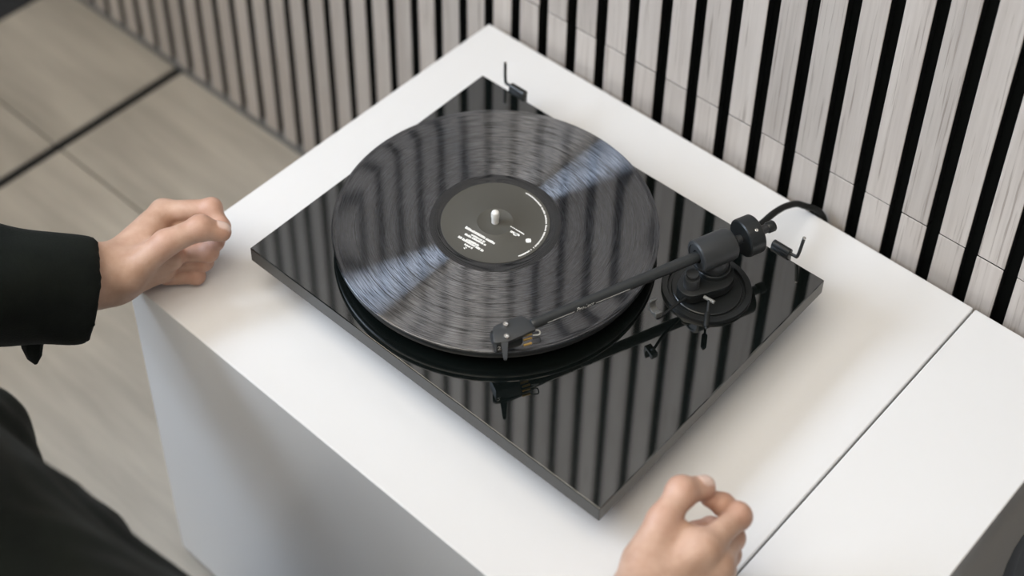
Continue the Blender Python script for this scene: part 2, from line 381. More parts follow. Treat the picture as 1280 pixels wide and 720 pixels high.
# teardrop lift platform with its cueing post
c2 = lp(864, 357, 0.066); c1 = Vector((PV.x * 0.6 + BC.x * 0.4, PV.y * 0.6 + BC.y * 0.4)); cc = Vector((c2.x, c2.y)); r1_, r2_ = 0.021, 0.0125
d = cc - c1; ang = math.atan2(d.y, d.x); al = math.acos((r1_ - r2_) / d.length); poly = []
for i in range(25):
    a = ang + al + (2 * math.pi - 2 * al) * i / 24; poly.append((c1.x + r1_ * math.cos(a), c1.y + r1_ * math.sin(a)))
for i in range(17):
    a = ang - al + 2 * al * i / 16; poly.append((cc.x + r2_ * math.cos(a), cc.y + r2_ * math.sin(a)))
obj('lift_platform', prism(poly, 0.0560, 0.0665, bev=0.0008), black_satin, base)
obj('cueing_post', lathe([(0.0072, 0.066), (0.0072, 0.0765), (0.0064, 0.0778), (0.0036, 0.0780), (0.0034, 0.0800), (0.0055, 0.0803), (0.0055, 0.0822), (0, 0.0825)], org=(cc.x, cc.y, 0), n=32), black_alu, base)
# lift lever with hub pin and rubber sleeve
h0, h1 = lp(880, 371, 0.0655), lp(893, 378, 0.0655)
obj('lever_hub', tube([h0, h1], 0.0017, n=12), mat('grey_steel', (0.20, 0.20, 0.19), 0.35), base)
l0, l1 = lp(886, 376, 0.0655), lp(882.5, 411, 0.0640)
obj('lift_lever', tube([l0, l0.lerp(l1, 0.5), l1], 0.0011, n=10), black_alu, base)
obj('lever_sleeve', tube([l0.lerp(l1, 0.42), l0.lerp(l1, 0.46), l0.lerp(l1, 0.9), l0.lerp(l1, 0.95)], [0.0016, 0.0026, 0.0026, 0.0018], n=16), rubber, base)

# arm rest: rod from the base to an open clip
ar = obj('arm_rest', tube(spline([lp(868, 366, 0.0605), lp(850, 377, 0.0625), lp(832, 391, 0.0655), lp(822, 398, 0.070), lp(818.5, 392, 0.0745)], 5), 0.0013, n=10), black_satin, tt)
cl = lp(818.5, 391, 0.0745)
clip = [(-0.0062, 0.0), (0.0052, 0.0), (0.0066, 0.0018), (0.0066, 0.0085), (0.0048, 0.0135), (0.0022, 0.0145), (0.0022, 0.0128), (0.0036, 0.0115), (0.0044, 0.0080), (0.0036, 0.0042), (0.0006, 0.0030), (-0.0026, 0.0040), (-0.0036, 0.0064), (-0.0064, 0.0064), (-0.0070, 0.0025)]
bm = prism(clip, -0.0032, 0.0032, bev=0.0004, seg=1)

# tonearm: axis from the pivot to the headshell
HN = lp(664, 406, 0.0905)
ax = (HN - PV).normalized(); side = ax.cross(Vector((0, 0, 1))).normalized(); upv = side.cross(ax).normalized()
bmesh.ops.transform(bm, matrix=Matrix.Translation(cl) @ Matrix((side, upv, ax)).transposed().to_4x4(), verts=bm.verts)
obj('rest_clip', bm, mat('grey_rest_clip', (0.10, 0.10, 0.095), 0.35), ar)
arm = obj('tonearm', tube([PV - ax * 0.016, PV, PV + ax * 0.05, HN - ax * 0.006, HN - ax * 0.004, HN - ax * 0.001, HN], [0.0044, 0.0050, 0.0050, 0.0046, 0.0046, 0.0046, 0.0042], n=32), carbon, tt)
LT = (HN - PV).length
obj('pivot_housing', lathe([(0.0060, 0.0195), (0.0115, 0.0195), (0.0118, 0.0205), (0.0134, 0.0205), (0.0150, 0.0192), (0.0152, 0.0165), (0.0152, -0.0115), (0.0140, -0.0158), (0.0115, -0.0178), (0.0050, -0.0186), (0, -0.0186)], org=PV, axis=ax, n=64), black_alu, arm)
obj('counterweight_stub', tube([PV - ax * 0.017, PV - ax * 0.058], 0.0042, n=20), black_alu, arm)
cwc = PV - ax * 0.0335
cw = obj('counterweight', lathe([(0.0045, 0.0068), (0.0165, 0.0068), (0.0177, 0.0058), (0.0180, 0.0045), (0.0180, -0.0078), (0.0172, -0.0088), (0.0045, -0.0090)], org=cwc, axis=ax, n=64), black_satin, arm)
obj('stub_cap', lathe([(0, -0.0625), (0.0046, -0.0625), (0.0052, -0.0615), (0.0052, -0.0555), (0.0046, -0.0545), (0, -0.0545)], org=PV, axis=ax, n=24), black_satin, arm)
sd = (upv * 0.86 - side * 0.5).normalized()
obj('set_screw', lathe([(0, 0.0172), (0.0016, 0.0172), (0.0016, 0.0186), (0.0010, 0.0188), (0.0009, 0.0180), (0, 0.0180)], org=cwc - ax * 0.002, axis=sd, n=16), chrome, arm)

# headshell plate traced at its height, cartridge and finger lift below
HZ = 0.0922
hs_px = [(615.8, 409.5), (620, 406), (649, 394.5), (655, 395.2), (661, 399), (668, 401), (669.5, 411.5), (662, 414.5), (654, 418.6), (635, 426.8), (620.5, 428.4), (616.4, 427)]
poly = [lp(x, y, HZ) for x, y in hs_px]
obj('headshell', prism([(p.x, p.y) for p in poly][::-1], HZ - 0.0034, HZ, bev=0.0006, seg=2), black_alu, arm)
for sx_, sy_ in ((632, 405), (633, 420)):
    s = lp(sx_, sy_, HZ + 0.0012)
    sc = lathe([(0.0027, HZ - 0.0002), (0.0027, HZ + 0.0009), (0.0022, HZ + 0.0017), (0.0011, HZ + 0.0019), (0.0009, HZ + 0.0012), (0, HZ + 0.0012)], org=(s.x, s.y, 0), n=24)
    obj('screw', sc, chrome, arm)
f0, f1_ = lp(630.5, 424, HZ - 0.001), lp(631.8, 451, 0.0895)
fdir = (f1_ - f0); fs_ = fdir.cross(Vector((0, 0, 1))).normalized(); fn = fs_.cross(fdir).normalized()
bm = bmesh.new(); secs = []
for t_, wd, lift in ((0, 0.0034, 0), (0.15, 0.0030, 0), (0.5, 0.0024, -0.0004), (0.85, 0.0018, 0.0002), (1.0, 0.0013, 0.0010)):
    p = f0 + fdir * t_ + fn * lift
    secs.append([bm.verts.new(p + fs_ * a * wd + fn * b * 0.0008) for a, b in ((-1, -1), (1, -1), (1, 1), (-1, 1))])
for a, b in zip(secs[:-1], secs[1:]):
    for i in range(4): bm.faces.new((a[i], a[(i + 1) % 4], b[(i + 1) % 4], b[i]))
bm.faces.new(secs[0]); bm.faces.new(secs[-1]); bmesh.ops.recalc_face_normals(bm, faces=bm.faces)
bmesh.ops.bevel(bm, geom=list(bm.edges), offset=0.0003, segments=2, affect='EDGES')
obj('finger_lift', bm, black_alu, arm)
# cartridge: body hanging under the plate, tapered to the stylus
q0, q1 = lp(617, 418, HZ), lp(652, 408, HZ)          # along the headshell
ca = (q1 - q0); ca.z = 0; ca.normalize(); cs = Vector((-ca.y, ca.x, 0)); co = lp(633.5, 414.5, HZ); ZH = HZ - 0.0033
def cart(a, b, z): return co + ca * a + cs * b + Vector((0, 0, z - co.z))
bm = bmesh.new()
rows = [(-0.0120, 0.0083, ZH), (0.0115, 0.0083, ZH), (-0.0124, 0.0087, ZH - 0.007), (0.0115, 0.0087, ZH - 0.007), (-0.0118, 0.0065, 0.0755), (0.0100, 0.0065, 0.0770)]
V_ = [[bm.verts.new(cart(a, s_ * b, z)) for s_ in (-1, 1)] for a, b, z in rows]
for i in (0, 2):
    a, b, c_, d_ = V_[i], V_[i + 1], V_[i + 2], V_[i + 3]
    bm.faces.new((a[0], b[0], d_[0], c_[0])); bm.faces.new((a[1], c_[1], d_[1], b[1])); bm.faces.new((a[0], c_[0], c_[1], a[1])); bm.faces.new((b[0], b[1], d_[1], d_[0]))
bm.faces.new((V_[0][0], V_[0][1], V_[1][1], V_[1][0])); bm.faces.new((V_[4][0], V_[5][0], V_[5][1], V_[4][1]))
bmesh.ops.recalc_face_normals(bm, faces=bm.faces)
bmesh.ops.bevel(bm, geom=list(bm.edges), offset=0.0005, segments=2, affect='EDGES')
obj('cartridge', bm, black_satin, arm)
obj('stylus', tube([cart(-0.007, 0, 0.0765), cart(-0.0105, 0, 0.0732), cart(-0.011, 0, 0.0722)], [0.0006, 0.0004, 0.0002], n=8), chrome, arm)
pin_a = lp(658, 424, 0.0855)
for i, (qx, qy) in enumerate(((657.5, 430), (657.5, 423.5), (657.5, 418.5), (655, 414.5))):
    p = lp(qx + 3, qy, 0.0845); obj('terminal_pin', tube([p - ca * 0.0045, p + ca * 0.0030], 0.0010, n=10), gold, arm)
wire_m = mat('white_signal_wire', (0.65, 0.65, 0.62), 0.4)
for i, pts in enumerate(([(664, 414, .089), (671, 412.6, .088), (674.5, 414, .086), (674, 418, .084), (666, 419, .084)],
                         [(666, 423.5, .0845), (673, 421, .085), (675.5, 424.5, .085), (674.5, 428, .085), (666, 429.5, .0845)])):
    obj('signal_wire', tube(spline([lp(*q) for q in pts], 6), 0.0006, n=8), wire_m if i == 0 else black_satin, arm)
def text_mesh(body, size, shear=0.0):
    c = bpy.data.curves.new('t', 'FONT'); c.body = body; c.size = size; c.shear = shear; c.resolution_u = 3
    c.align_x = 'CENTER'; c.align_y = 'CENTER'
    o = bpy.data.objects.new('t', c); COL.objects.link(o)
    dg = bpy.context.evaluated_depsgraph_get(); me = bpy.data.meshes.new_from_object(o.evaluated_get(dg))
    bpy.data.objects.remove(o); bpy.data.curves.remove(c)
    return me
# mark on the cartridge nose
me = text_mesh('2', 0.0066); nm = cart(-0.0102, -0.0089, 0.0845)
for v in me.vertices:
    q = v.co.copy(); v.co = nm + ca * q.x * 1.1 + Vector((0, 0, 1)) * q.y
me.materials.append(white_print); o = bpy.data.objects.new('cartridge_mark', me); COL.objects.link(o); o.parent = arm
# pinstripe and lettering on the flank of the tube that faces the room
V3 = (Vector((CAM.x, CAM.y, CAM.z - T)) - (PV + HN) / 2); V3 = (V3 - ax * V3.dot(ax)).normalized(); D3 = ax.cross(V3).normalized()
if D3.z > 0: D3 = -D3
def on_tube(s_, a, lift=0.00012):
    r = 0.0050 + (0.0046 - 0.0050) * max(0, (s_ - 0.05) / (LT - 0.056)); r += lift
    return PV + ax * s_ + V3 * (r * math.cos(a)) + D3 * (r * math.sin(a))
A0 = math.radians(50)
sp_ = lambda x, y: (lp(x, y, 0.091) - PV).dot(ax)
for sa, sb in ((sp_(686, 405), sp_(719, 391)), (sp_(746, 380), sp_(788, 362))):
    bm = bmesh.new(); n_ = 12; prev = None
    for i in range(n_ + 1):
        s_ = sa + (sb - sa) * i / n_
        cur = [bm.verts.new(on_tube(s_, A0 + e)) for e in (-0.085, 0.085)]
        if prev: bm.faces.new((prev[0], prev[1], cur[1], cur[0]))
        prev = cur
    obj('pinstripe', bm, white_print, arm)
me = text_mesh('Pro-Ject', 0.0052, 0.3)
sc_ = sp_(732, 385.5)
for v in me.vertices:
    q = v.co.copy(); v.co = on_tube(sc_ - q.x, A0 - 0.12 - q.y / 0.0048)
me.materials.append(white_print); o = bpy.data.objects.new('lettering', me); COL.objects.link(o); o.parent = arm

# ------------------------------------------------------------------ the record lying on the platter
rec = empty('vinyl_record', (0, 0, 0)); wc = px(619, 277.5, ZR); rec.location = (wc.x, wc.y, T + 0.0684)
tag(rec, 'black vinyl record with a dark label lying on the platter', 'record')
h = ZR - 0.0684
obj('disc', lathe([(0.0036, 0), (0.147, 0), (0.1505, 0.0003), (0.1511, 0.0010), (0.1509, h + 0.0001), (0.1500, h + 0.0004), (0.1486, h + 0.0004), (0.1470, h + 0.00002), (0.1466, h), (0.130, h), (0.0615, h), (0.0610, h)], n=192), vinyl, rec)
obj('dead_wax', lathe([(0.0611, h), (0.0600, h + 0.00008), (0.0535, h + 0.0001), (0.0525, h - 0.0003), (0.0502, h - 0.0003)], n=128), vinyl_flat, rec)
# shiny gaps between the tracks
for r in (0.0790, 0.0975, 0.1130, 0.1295):
    obj('track_gap', lathe([(r - 0.0003, h + 0.00006), (r + 0.0003, h + 0.00006)], n=128), vinyl_flat, rec)
lab = obj('label', lathe([(0.0505, h - 0.0003), (0.0503, h + 0.0002), (0.0172, h + 0.0002), (0.0168, h + 0.00045), (0.0164, h + 0.0002), (0.0036, h + 0.0002)], n=96), label_m, rec)
# print: rows of small type, an arc of small type along the rim, two little marks
bm = bmesh.new(); zp = h + 0.00032
def rl(x, y): v = px(x, y, ZR); return Vector((v.x - wc.x, v.y - wc.y, zp))
def type_row(a, b, ht, gap=0.14):
    a, b = rl(*a), rl(*b); u = (b - a); ln = u.length; u.normalize(); v = Vector((-u.y, u.x, 0)); s_ = 0.0
    while s_ < ln - 0.0004:
        wd = min(random.uniform(0.0007, 0.0014), ln - s_); ht_ = ht
        hh_ = ht * random.choice((1.0, 1.2, 1.3)); p = a + u * s_ - v * ht / 2
        bm.faces.new([bm.verts.new(q) for q in (p, p + u * wd, p + u * wd + v * hh_, p + v * hh_)])
        s_ += wd + (0.0008 if random.random() < gap else 0.00016)
for a, b, ht in (((581.7, 284.4), (618.3, 305), 0.0019), ((589, 293.5), (606, 303), 0.0014), ((581, 292.8), (607.8, 307.2), 0.0016), ((583, 299.5), (598.5, 307.5), 0.0015),
                 ((572.8, 296), (604, 314.4), 0.0018), ((580.5, 305.5), (590.5, 311), 0.0014), ((580, 311), (583.5, 309.5), 0.0015), ((638, 283), (655.5, 293.5), 0.0009), ((638, 289.5), (649.5, 295), 0.0016), ((642, 292.5), (646, 294.5), 0.0022)):
    type_row(a, b, ht * 1.2)
pa, pb = rl(658, 240.7), rl(647, 319.5); ra = (pa.length + pb.length) / 2 * 1.0
aa, ab = math.atan2(pa.y, pa.x), math.atan2(pb.y, pb.x); n_ = 84
for i in range(n_):
    if random.random() < 0.06: continue
    t0, t1 = aa + (ab - aa) * i / n_, aa + (ab - aa) * (i + 0.8) / n_
    hh_ = random.choice((0.0013, 0.0016, 0.0016)); r0 = ra - 0.0006
    bm.faces.new([bm.verts.new((r * math.cos(t), r * math.sin(t), zp)) for r, t in ((r0, t0), (r0, t1), (r0 + hh_, t1), (r0 + hh_, t0))])
c_ = rl(660.5, 301)
bm.faces.new([bm.verts.new(c_ + Vector((rr_ * math.cos(a), rr_ * math.sin(a), 0))) for a, rr_ in [(2 * math.pi * i / 20, 0.0026 if i % 5 else 0.0032) for i in range(20)]])
bmesh.ops.recalc_face_normals(bm, faces=bm.faces)
obj('label_print', bm, white_print, lab, smooth=False)

# ------------------------------------------------------------------ cable from the rear of the player over the back edge
cpts = [(0.300, 0.3275, 0.040), (0.299, 0.345, 0.040), (0.300, 0.372, 0.0395)] 
c_a = Vector(px(950, 281, 0.036)); c_b = Vector(px(968, 266, 0.034)); c_c = Vector(px(985, 257, 0.026)); c_d = Vector(px(1003, 256.5, 0.014)); c_e = Vector(px(1016, 262, 0.004))
s0 = Vector((0.322, 0.3290, T + 0.040))
cab = obj('cable', tube(spline([s0, s0 + Vector((0.000, 0.010, 0.0005)), c_a, c_b, c_c, c_d, Vector((c_e.x + 0.012, 0.4385, T - 0.008)), Vector((c_e.x + 0.016, 0.4388, T - 0.10)), Vector((c_e.x + 0.016, 0.4388, T - 0.30))], 8), 0.0033, n=14), rubber)
tag(cab, 'black cable running from the record player over the back of the sideboard', 'cable')

# ------------------------------------------------------------------ person: body grown as one smooth surface around a posed skeleton
F = np.float32
class Field:
    """signed distance field on a grid; primitives are blended with a smooth minimum"""
    def __init__(s, lo, hi, vox):
        s.lo = np.array(lo, F); s.h = vox
        n = [int(math.ceil((b - a) / vox)) + 1 for a, b in zip(lo, hi)]
        s.X, s.Y, s.Z = np.meshgrid(*[(s.lo[i] + vox * np.arange(n[i])).astype(F) for i in range(3)], indexing='ij')
        s.n = n
    def cone(s, a, b, ra, rb, flat=None, fl=1.0):
        a = np.array(a, F); b = np.array(b, F); ba = b - a; L2 = float(ba @ ba) + 1e-12
        px_, py_, pz_ = s.X - a[0], s.Y - a[1], s.Z - a[2]
        t = np.clip((px_ * ba[0] + py_ * ba[1] + pz_ * ba[2]) / L2, 0, 1)
        dx, dy, dz = px_ - t * ba[0], py_ - t * ba[1], pz_ - t * ba[2]
        if flat is not None:                        # squash along a direction: fl < 1 gives a flatter limb
            f = np.array(flat, F); f /= np.linalg.norm(f); q = (dx * f[0] + dy * f[1] + dz * f[2]) * (1 / fl - 1)
            dx, dy, dz = dx + q * f[0], dy + q * f[1], dz + q * f[2]
        return np.sqrt(dx * dx + dy * dy + dz * dz) - (ra + (rb - ra) * t)
    def ell(s, c, r, rot=None):
        p = np.stack([s.X - c[0], s.Y - c[1], s.Z - c[2]], -1)
        if rot is not None: p = p @ np.array(rot, F)
        r = np.array(r, F); k0 = np.linalg.norm(p / r, axis=-1); k1 = np.linalg.norm(p / (r * r), axis=-1) + 1e-9
        return k0 * (k0 - 1) / k1
    def mesh(s, V):
        h = s.h; lo = s.lo; ins = V < 0; nx, ny, nz = s.n
        C = (nx - 1, ny - 1, nz - 1); acc = np.zeros(C + (3,), F); cnt = np.zeros(C, F)
        sl = lambda o, ax: slice(o, C[ax] + o)
        for ax in range(3):
            for u in (0, 1):
                for v in (0, 1):
                    o = [0, 0, 0]; oth = [i for i in range(3) if i != ax]; o[oth[0]], o[oth[1]] = u, v
                    A = V[sl(o[0], 0), sl(o[1], 1), sl(o[2], 2)]; o2 = o[:]; o2[ax] = 1
                    B = V[sl(o2[0], 0), sl(o2[1], 1), sl(o2[2], 2)]
                    cr = (A < 0) != (B < 0); t = np.where(cr, A / np.where(cr, A - B, 1), 0)
                    for i in range(3): acc[..., i] += np.where(cr, t if i == ax else o[i], 0)
                    cnt += cr
        m = cnt > 0; idx = np.full(C, -1, np.int64); idx[m] = np.arange(m.sum())
        ijk = np.stack(np.nonzero(m), -1).astype(F)
        P = lo + h * (ijk + acc[m] / cnt[m][:, None])
        Q = []
        for ax in range(3):
            a, b = [i for i in range(3) if i != ax]
            i0 = [slice(1, C[i]) for i in range(3)]; i0[ax] = slice(0, C[ax])
            i1 = i0[:]; i1[ax] = slice(1, C[ax] + 1)
            A = ins[tuple(i0)]; B = ins[tuple(i1)]; e = np.stack(np.nonzero(A != B), -1); off = np.array([1, 1, 1]); off[ax] = 0
            c = e + off; sgn = A[tuple(e.T)]
            def g(da, db):
                q = c.copy(); q[:, a] -= da; q[:, b] -= db; return idx[tuple(q.T)]
            q = np.stack([g(0, 0), g(1, 0), g(1, 1), g(0, 1)], -1)
            fl = sgn if ax != 1 else ~sgn
            q[~fl] = q[~fl][:, ::-1]; Q.append(q)
        Q = np.concatenate(Q); Q = Q[(Q >= 0).all(1)]
        return P, Q
def smin(a, b, k):
    hh = np.clip(0.5 + 0.5 * (b - a) / k, 0, 1)
    return b + (a - b) * hh - k * hh * (1 - hh)
def chain(f, pts, rad, k, flat=None, fl=1.0):
    d = None
    for i in range(len(pts) - 1):
        q = f.cone(pts[i], pts[i + 1], rad[i], rad[i + 1], flat, fl); d = q if d is None else smin(d, q, k)
    return d
def relax(P, Q, n=2, lam=0.5):
    """light Laplacian smoothing"""
    e = np.concatenate([Q[:, [0, 1]], Q[:, [1, 2]], Q[:, [2, 3]], Q[:, [3, 0]]])
    for _ in range(n):
        s = np.zeros_like(P); c = np.zeros(len(P), F)
        for a, b in ((0, 1), (1, 0)):
            for i in range(3): s[:, i] += np.bincount(e[:, a], P[e[:, b], i], len(P)).astype(F)
            c += np.bincount(e[:, a], minlength=len(P))
        P = P + lam * (s / np.maximum(c, 1)[:, None] - P)
    return P

def hand(J, spec, vox=0.00115):
    """J: joints, metres. spec: extra knobs. returns verts, quads, tint"""
    allp = np.array([p for n_, c in J.items() if n_ != 'fill' for p in c], F)
    lo = allp.min(0) - 0.024; hi = allp.max(0) + 0.024
    f = Field(lo, hi, vox)
    R = spec['rad']; fing = []
    for n in ('index', 'middle', 'ring', 'pinky'):
        p = J[n]; r = R[n]
        d = chain(f, p, r, 0.0022)
        for i, g in ((1, 0.0012), (2, 0.0006)):                       # knuckle fullness at the joints
            d = smin(d, np.sqrt((f.X - p[i][0]) ** 2 + (f.Y - p[i][1]) ** 2 + (f.Z - p[i][2]) ** 2) - (r[i] + g), 0.004)
        fing.append(d)
    D = fing[0]
    for d in fing[1:]: D = smin(D, d, 0.0018)
    # palm: four metacarpals plus webbing
    wr = np.array(J['wrist'][0], F); pal = None
    for n, ra in (('index', 0.0120), ('middle', 0.0125), ('ring', 0.0120), ('pinky', 0.0110)):
        m = np.array(J[n][0], F); st = wr + (np.array(J['carpal'][0], F) - wr) * 1.0 + (m - np.array(J['middle'][0], F)) * 0.42
        q = f.cone(st, m, 0.0145, ra); pal = q if pal is None else smin(pal, q, 0.010)
    q = f.cone(J['thenar'][0], J['thenar'][1], 0.0150, 0.0120); pal = smin(pal, q, 0.012)
    q = f.cone(J['hypo'][0], J['hypo'][1], 0.0135, 0.0110); pal = smin(pal, q, 0.012)
    for a_, b_, r_ in J.get('fill', []): pal = smin(pal, f.cone(a_, b_, r_, r_ * 0.9), 0.008)
    fa = chain(f, J['arm'], spec['arm_r'], 0.02, spec.get('flat'), 0.82); pal = smin(pal, fa, 0.016)
    D = smin(D, pal, 0.0065)
    th = chain(f, J['thumb'], R['thumb'], 0.005)
    p = J['thumb'][2]; th = smin(th, np.sqrt((f.X - p[0]) ** 2 + (f.Y - p[1]) ** 2 + (f.Z - p[2]) ** 2) - (R['thumb'][2] + 0.0011), 0.005)
    # thumb leaves the side of the palm: blend widely at its root, tightly towards the tip
    a = np.array(J['thumb'][0], F); b = np.array(J['thumb'][2], F); ba = b - a
    t = np.clip(((f.X - a[0]) * ba[0] + (f.Y - a[1]) * ba[1] + (f.Z - a[2]) * ba[2]) / float(ba @ ba), 0, 1)
    D = smin(D, th, 0.013 * (1 - t) ** 1.5 + 0.0012)
    P, Q = f.mesh(D); P = relax(P.astype(F), Q, 3, 0.5)
    # nails: small raised plates painted by position; redder knuckles and fingertips
    red = np.zeros(len(P), F); nail = np.zeros(len(P), F)
    for n in ('thumb', 'index', 'middle', 'ring', 'pinky'):
        c = J[n]
        for i in range(1, len(c)):
            dd = np.linalg.norm(P - np.array(c[i], F), axis=1); red = np.maximum(red, np.exp(-(dd / 0.0125) ** 2) * (0.75 if i < len(c) - 1 else 0.6))
    for (c, u, nrm, ln, wd) in spec['nails']:
        c = np.array(c, F); u = np.array(u, F); nrm = np.array(nrm, F); u = u / np.linalg.norm(u); nrm = nrm - u * (nrm @ u); nrm /= np.linalg.norm(nrm); v = np.cross(nrm, u)
        q = P - c; e = ((q @ u) / ln) ** 4 + ((q @ v) / wd) ** 4; k = ((q @ nrm) > 0) & (e < 1.0)
        rim = np.clip((1.0 - e) / 0.45, 0, 1); w_ = np.where(k, rim, 0).astype(F)
        nail = np.maximum(nail, w_); P = P + nrm[None] * (w_ * 0.0005)[:, None]
        groove = ((q @ nrm) > 0) & (e >= 1.0) & (e < 1.9); P = P - nrm[None] * (groove * 0.00035)[:, None]
    tint = np.stack([red, nail, red * 0, red * 0 + 1], -1)
    return P, Q, tint

def tomesh(parts):
    Ps, Qs, Ts, n = [], [], [], 0
    for P, Q, Tn in parts:
        Ps.append(P); Qs.append(Q + n); n += len(P); Ts.append(Tn if Tn is not None else np.tile(np.array([0.1, 0, 0, 1], F), (len(P), 1)))
    return np.concatenate(Ps), np.concatenate(Qs), np.concatenate(Ts)
def npobj(name, P, Q, m, parent, tint=None, org=(0, 0, 0)):
    me = bpy.data.meshes.new(name); P = (P - np.array(org, F)).astype(F)
    me.vertices.add(len(P)); me.vertices.foreach_set('co', P.ravel())
    me.loops.add(len(Q) * 4); me.loops.foreach_set('vertex_index', Q.astype(np.int32).ravel())
    me.polygons.add(len(Q)); me.polygons.foreach_set('loop_start', np.arange(0, len(Q) * 4, 4, dtype=np.int32))
    me.polygons.foreach_set('use_smooth', np.ones(len(Q), bool))
    me.update(calc_edges=True); me.validate()
    if tint is not None:
        a = me.attributes.new('tint', 'FLOAT_COLOR', 'POINT'); a.data.foreach_set('color', tint.astype(F).ravel())
    me.materials.append(m); o = bpy.data.objects.new(name, me); COL.objects.link(o); o.parent = parent
    return o
def V3n(v): return np.array(v, F)
def pj(*q): return [V3n(px(*v)) for v in q]

PB = Vector((0.20, -0.45, 0.0))
person = empty('person', PB)
tag(person, 'person in dark clothing resting both hands beside the record player', 'person')

# ---- left hand: loose fist on its edge, thumb tip meeting the index finger
SHL, ELL = V3n((0.00, -0.44, T + 0.275)), V3n((-0.170, -0.300, T + 0.130))
SHR, ELR = V3n((0.40, -0.44, T + 0.275)), V3n((0.545, -0.265, T + 0.115))
WL = pj((140, 346, .044))[0]
JL = dict(
    index=pj((203, 265, .055), (264, 261, .062), (276, 284, .054), (271, 304, .046)),
    middle=pj((200, 277, .040), (262, 286, .047), (261, 315, .038), (226, 318, .037)),
    ring=pj((190, 290, .024), (254, 300, .032), (255, 327, .024), (218, 330, .024)),
    pinky=pj((180, 310, .013), (240, 328, .019), (246, 345, .0105), (208, 348, .0115)),
    thumb=pj((160, 343, .055), (207, 304, .076), (250, 285, .080), (277, 290, .072)),
    fill=[(*pj((178, 338, .040), (214, 322, .044)), .0135), (*pj((180, 345, .028), (205, 338, .026)), .0125), (*pj((128, 338, .048), (188, 287, .049)), .0170)],
    wrist=[WL], carpal=pj((150, 338, .043)),
    thenar=pj((165, 338, .050), (196, 312, .060)), hypo=pj((160, 350, .030), (195, 330, .014)),
    arm=[WL + (ELL - WL) * 0.45, WL + (ELL - WL) * 0.1, WL])
RAD = dict(index=[.0110, .0094, .0083, .0073], middle=[.0112, .0097, .0086, .0075], ring=[.0108, .0091, .0081, .0071], pinky=[.0100, .0083, .0073, .0066], thumb=[.0150, .0122, .0106, .0092])
tu = JL['thumb'][3] - JL['thumb'][2]; iu = JL['index'][3] - JL['index'][2]
vw = V3n(CAM) - JL['thumb'][3]; vw /= np.linalg.norm(vw)
PL, QL, TL = hand(JL, dict(rad=RAD, arm_r=[.0310, .0270, .0255], flat=(0.75, -0.4, 0.5),
    nails=[(JL['thumb'][3] + tu * 0.05 + V3n((0, 0, 0.003)), tu, V3n((-0.25, 0.25, 1.0)), .0072, .0060)]))
# ---- right hand: thumb and index making a ring above the sideboard top
WR = pj((800, 752, .072))[0]
JR = dict(
    index=pj((880, 686, .094), (923, 645, .086), (904, 631, .079), (886, 622, .086)),
    middle=pj((897, 706, .078), (914, 672, .066), (889, 661, .058), (868, 663, .066)),
    ring=pj((899, 724, .060), (910, 692, .048), (884, 682, .040), (864, 685, .048)),
    pinky=pj((890, 738, .042), (905, 712, .028), (880, 700, .022), (862, 704, .030)),
    thumb=pj((805, 700, .085), (829, 651, .099), (852, 615, .105), (880, 609, .097)),
    fill=[(*pj((834, 664, .090), (868, 676, .091)), .0125), (*pj((815, 722, .070), (880, 715, .066)), .0150)],
    wrist=[WR], carpal=pj((812, 742, .073)),
    thenar=pj((812, 705, .080), (832, 664, .088)), hypo=pj((820, 748, .055), (860, 735, .038)),
    arm=[WR + (ELR - WR) * 0.45, WR + (ELR - WR) * 0.1, WR])
tu = JR['thumb'][3] - JR['thumb'][2]
PR_, QR, TR = hand(JR, dict(rad=RAD, arm_r=[.0320, .0280, .0265], flat=(0.9, -0.2, 0.3),
    nails=[(JR['thumb'][3] + tu * 0.05 + V3n((0, 0, 0.003)), tu, V3n((-0.15, 0.1, 1.0)), .0075, .0064)]))

# ---- the rest of the body (mostly out of the picture): kneeling, sitting on the heels
MX = 0.20
def z_(h): return h
f = Field((-0.32, -0.98, 0.0), (0.74, -0.05, 1.16), 0.0085)
pel = V3n((MX, -0.52, 0.27)); che = V3n((MX, -0.445, 0.60)); nk = V3n((MX, -0.460, 0.79)); hd = V3n((MX, -0.475, 0.945))
bd = f.cone(pel + V3n((-0.06, 0, 0)), pel + V3n((0.06, 0, 0)), 0.115, 0.115)
bd = smin(bd, f.cone(pel, che, 0.125, 0.12), 0.06)
bd = smin(bd, f.cone(che + V3n((-0.075, 0, 0.02)), che + V3n((0.075, 0, 0.02)), 0.105, 0.105), 0.06)
bd = smin(bd, f.cone(SHL, SHR, 0.062, 0.062), 0.05)
bd = smin(bd, f.cone(che + V3n((0, 0, 0.12)), nk + V3n((0, 0.01, 0.05)), 0.062, 0.056), 0.04)
for S, E_, Wv in ((SHL, ELL, WL), (SHR, ELR, WR)):
    bd = smin(bd, f.cone(S, E_, 0.052, 0.042), 0.03); bd = smin(bd, f.cone(E_, Wv + (E_ - Wv) * 0.4, 0.041, 0.031), 0.02)
KN = [V3n((MX - 0.125, -0.175, 0.085)), V3n((MX + 0.125, -0.175, 0.085))]
for i, sgn in enumerate((-1, 1)):
    hip = pel + V3n((sgn * 0.085, -0.01, -0.03)); ank = V3n((MX + sgn * 0.105, -0.60, 0.055)); toe = V3n((MX + sgn * 0.085, -0.78, 0.035))
    bd = smin(bd, f.cone(hip, KN[i], 0.088, 0.062), 0.03); bd = smin(bd, f.cone(KN[i] + V3n((0, 0, -0.025)), ank, 0.055, 0.04), 0.02); bd = smin(bd, f.cone(ank, toe, 0.038, 0.026), 0.02)
PBd, QBd = f.mesh(bd); PBd = relax(PBd, QBd, 2)
fh = Field(hd - V3n((0.13, 0.15, 0.17)), hd + V3n((0.13, 0.15, 0.15)), 0.0042)
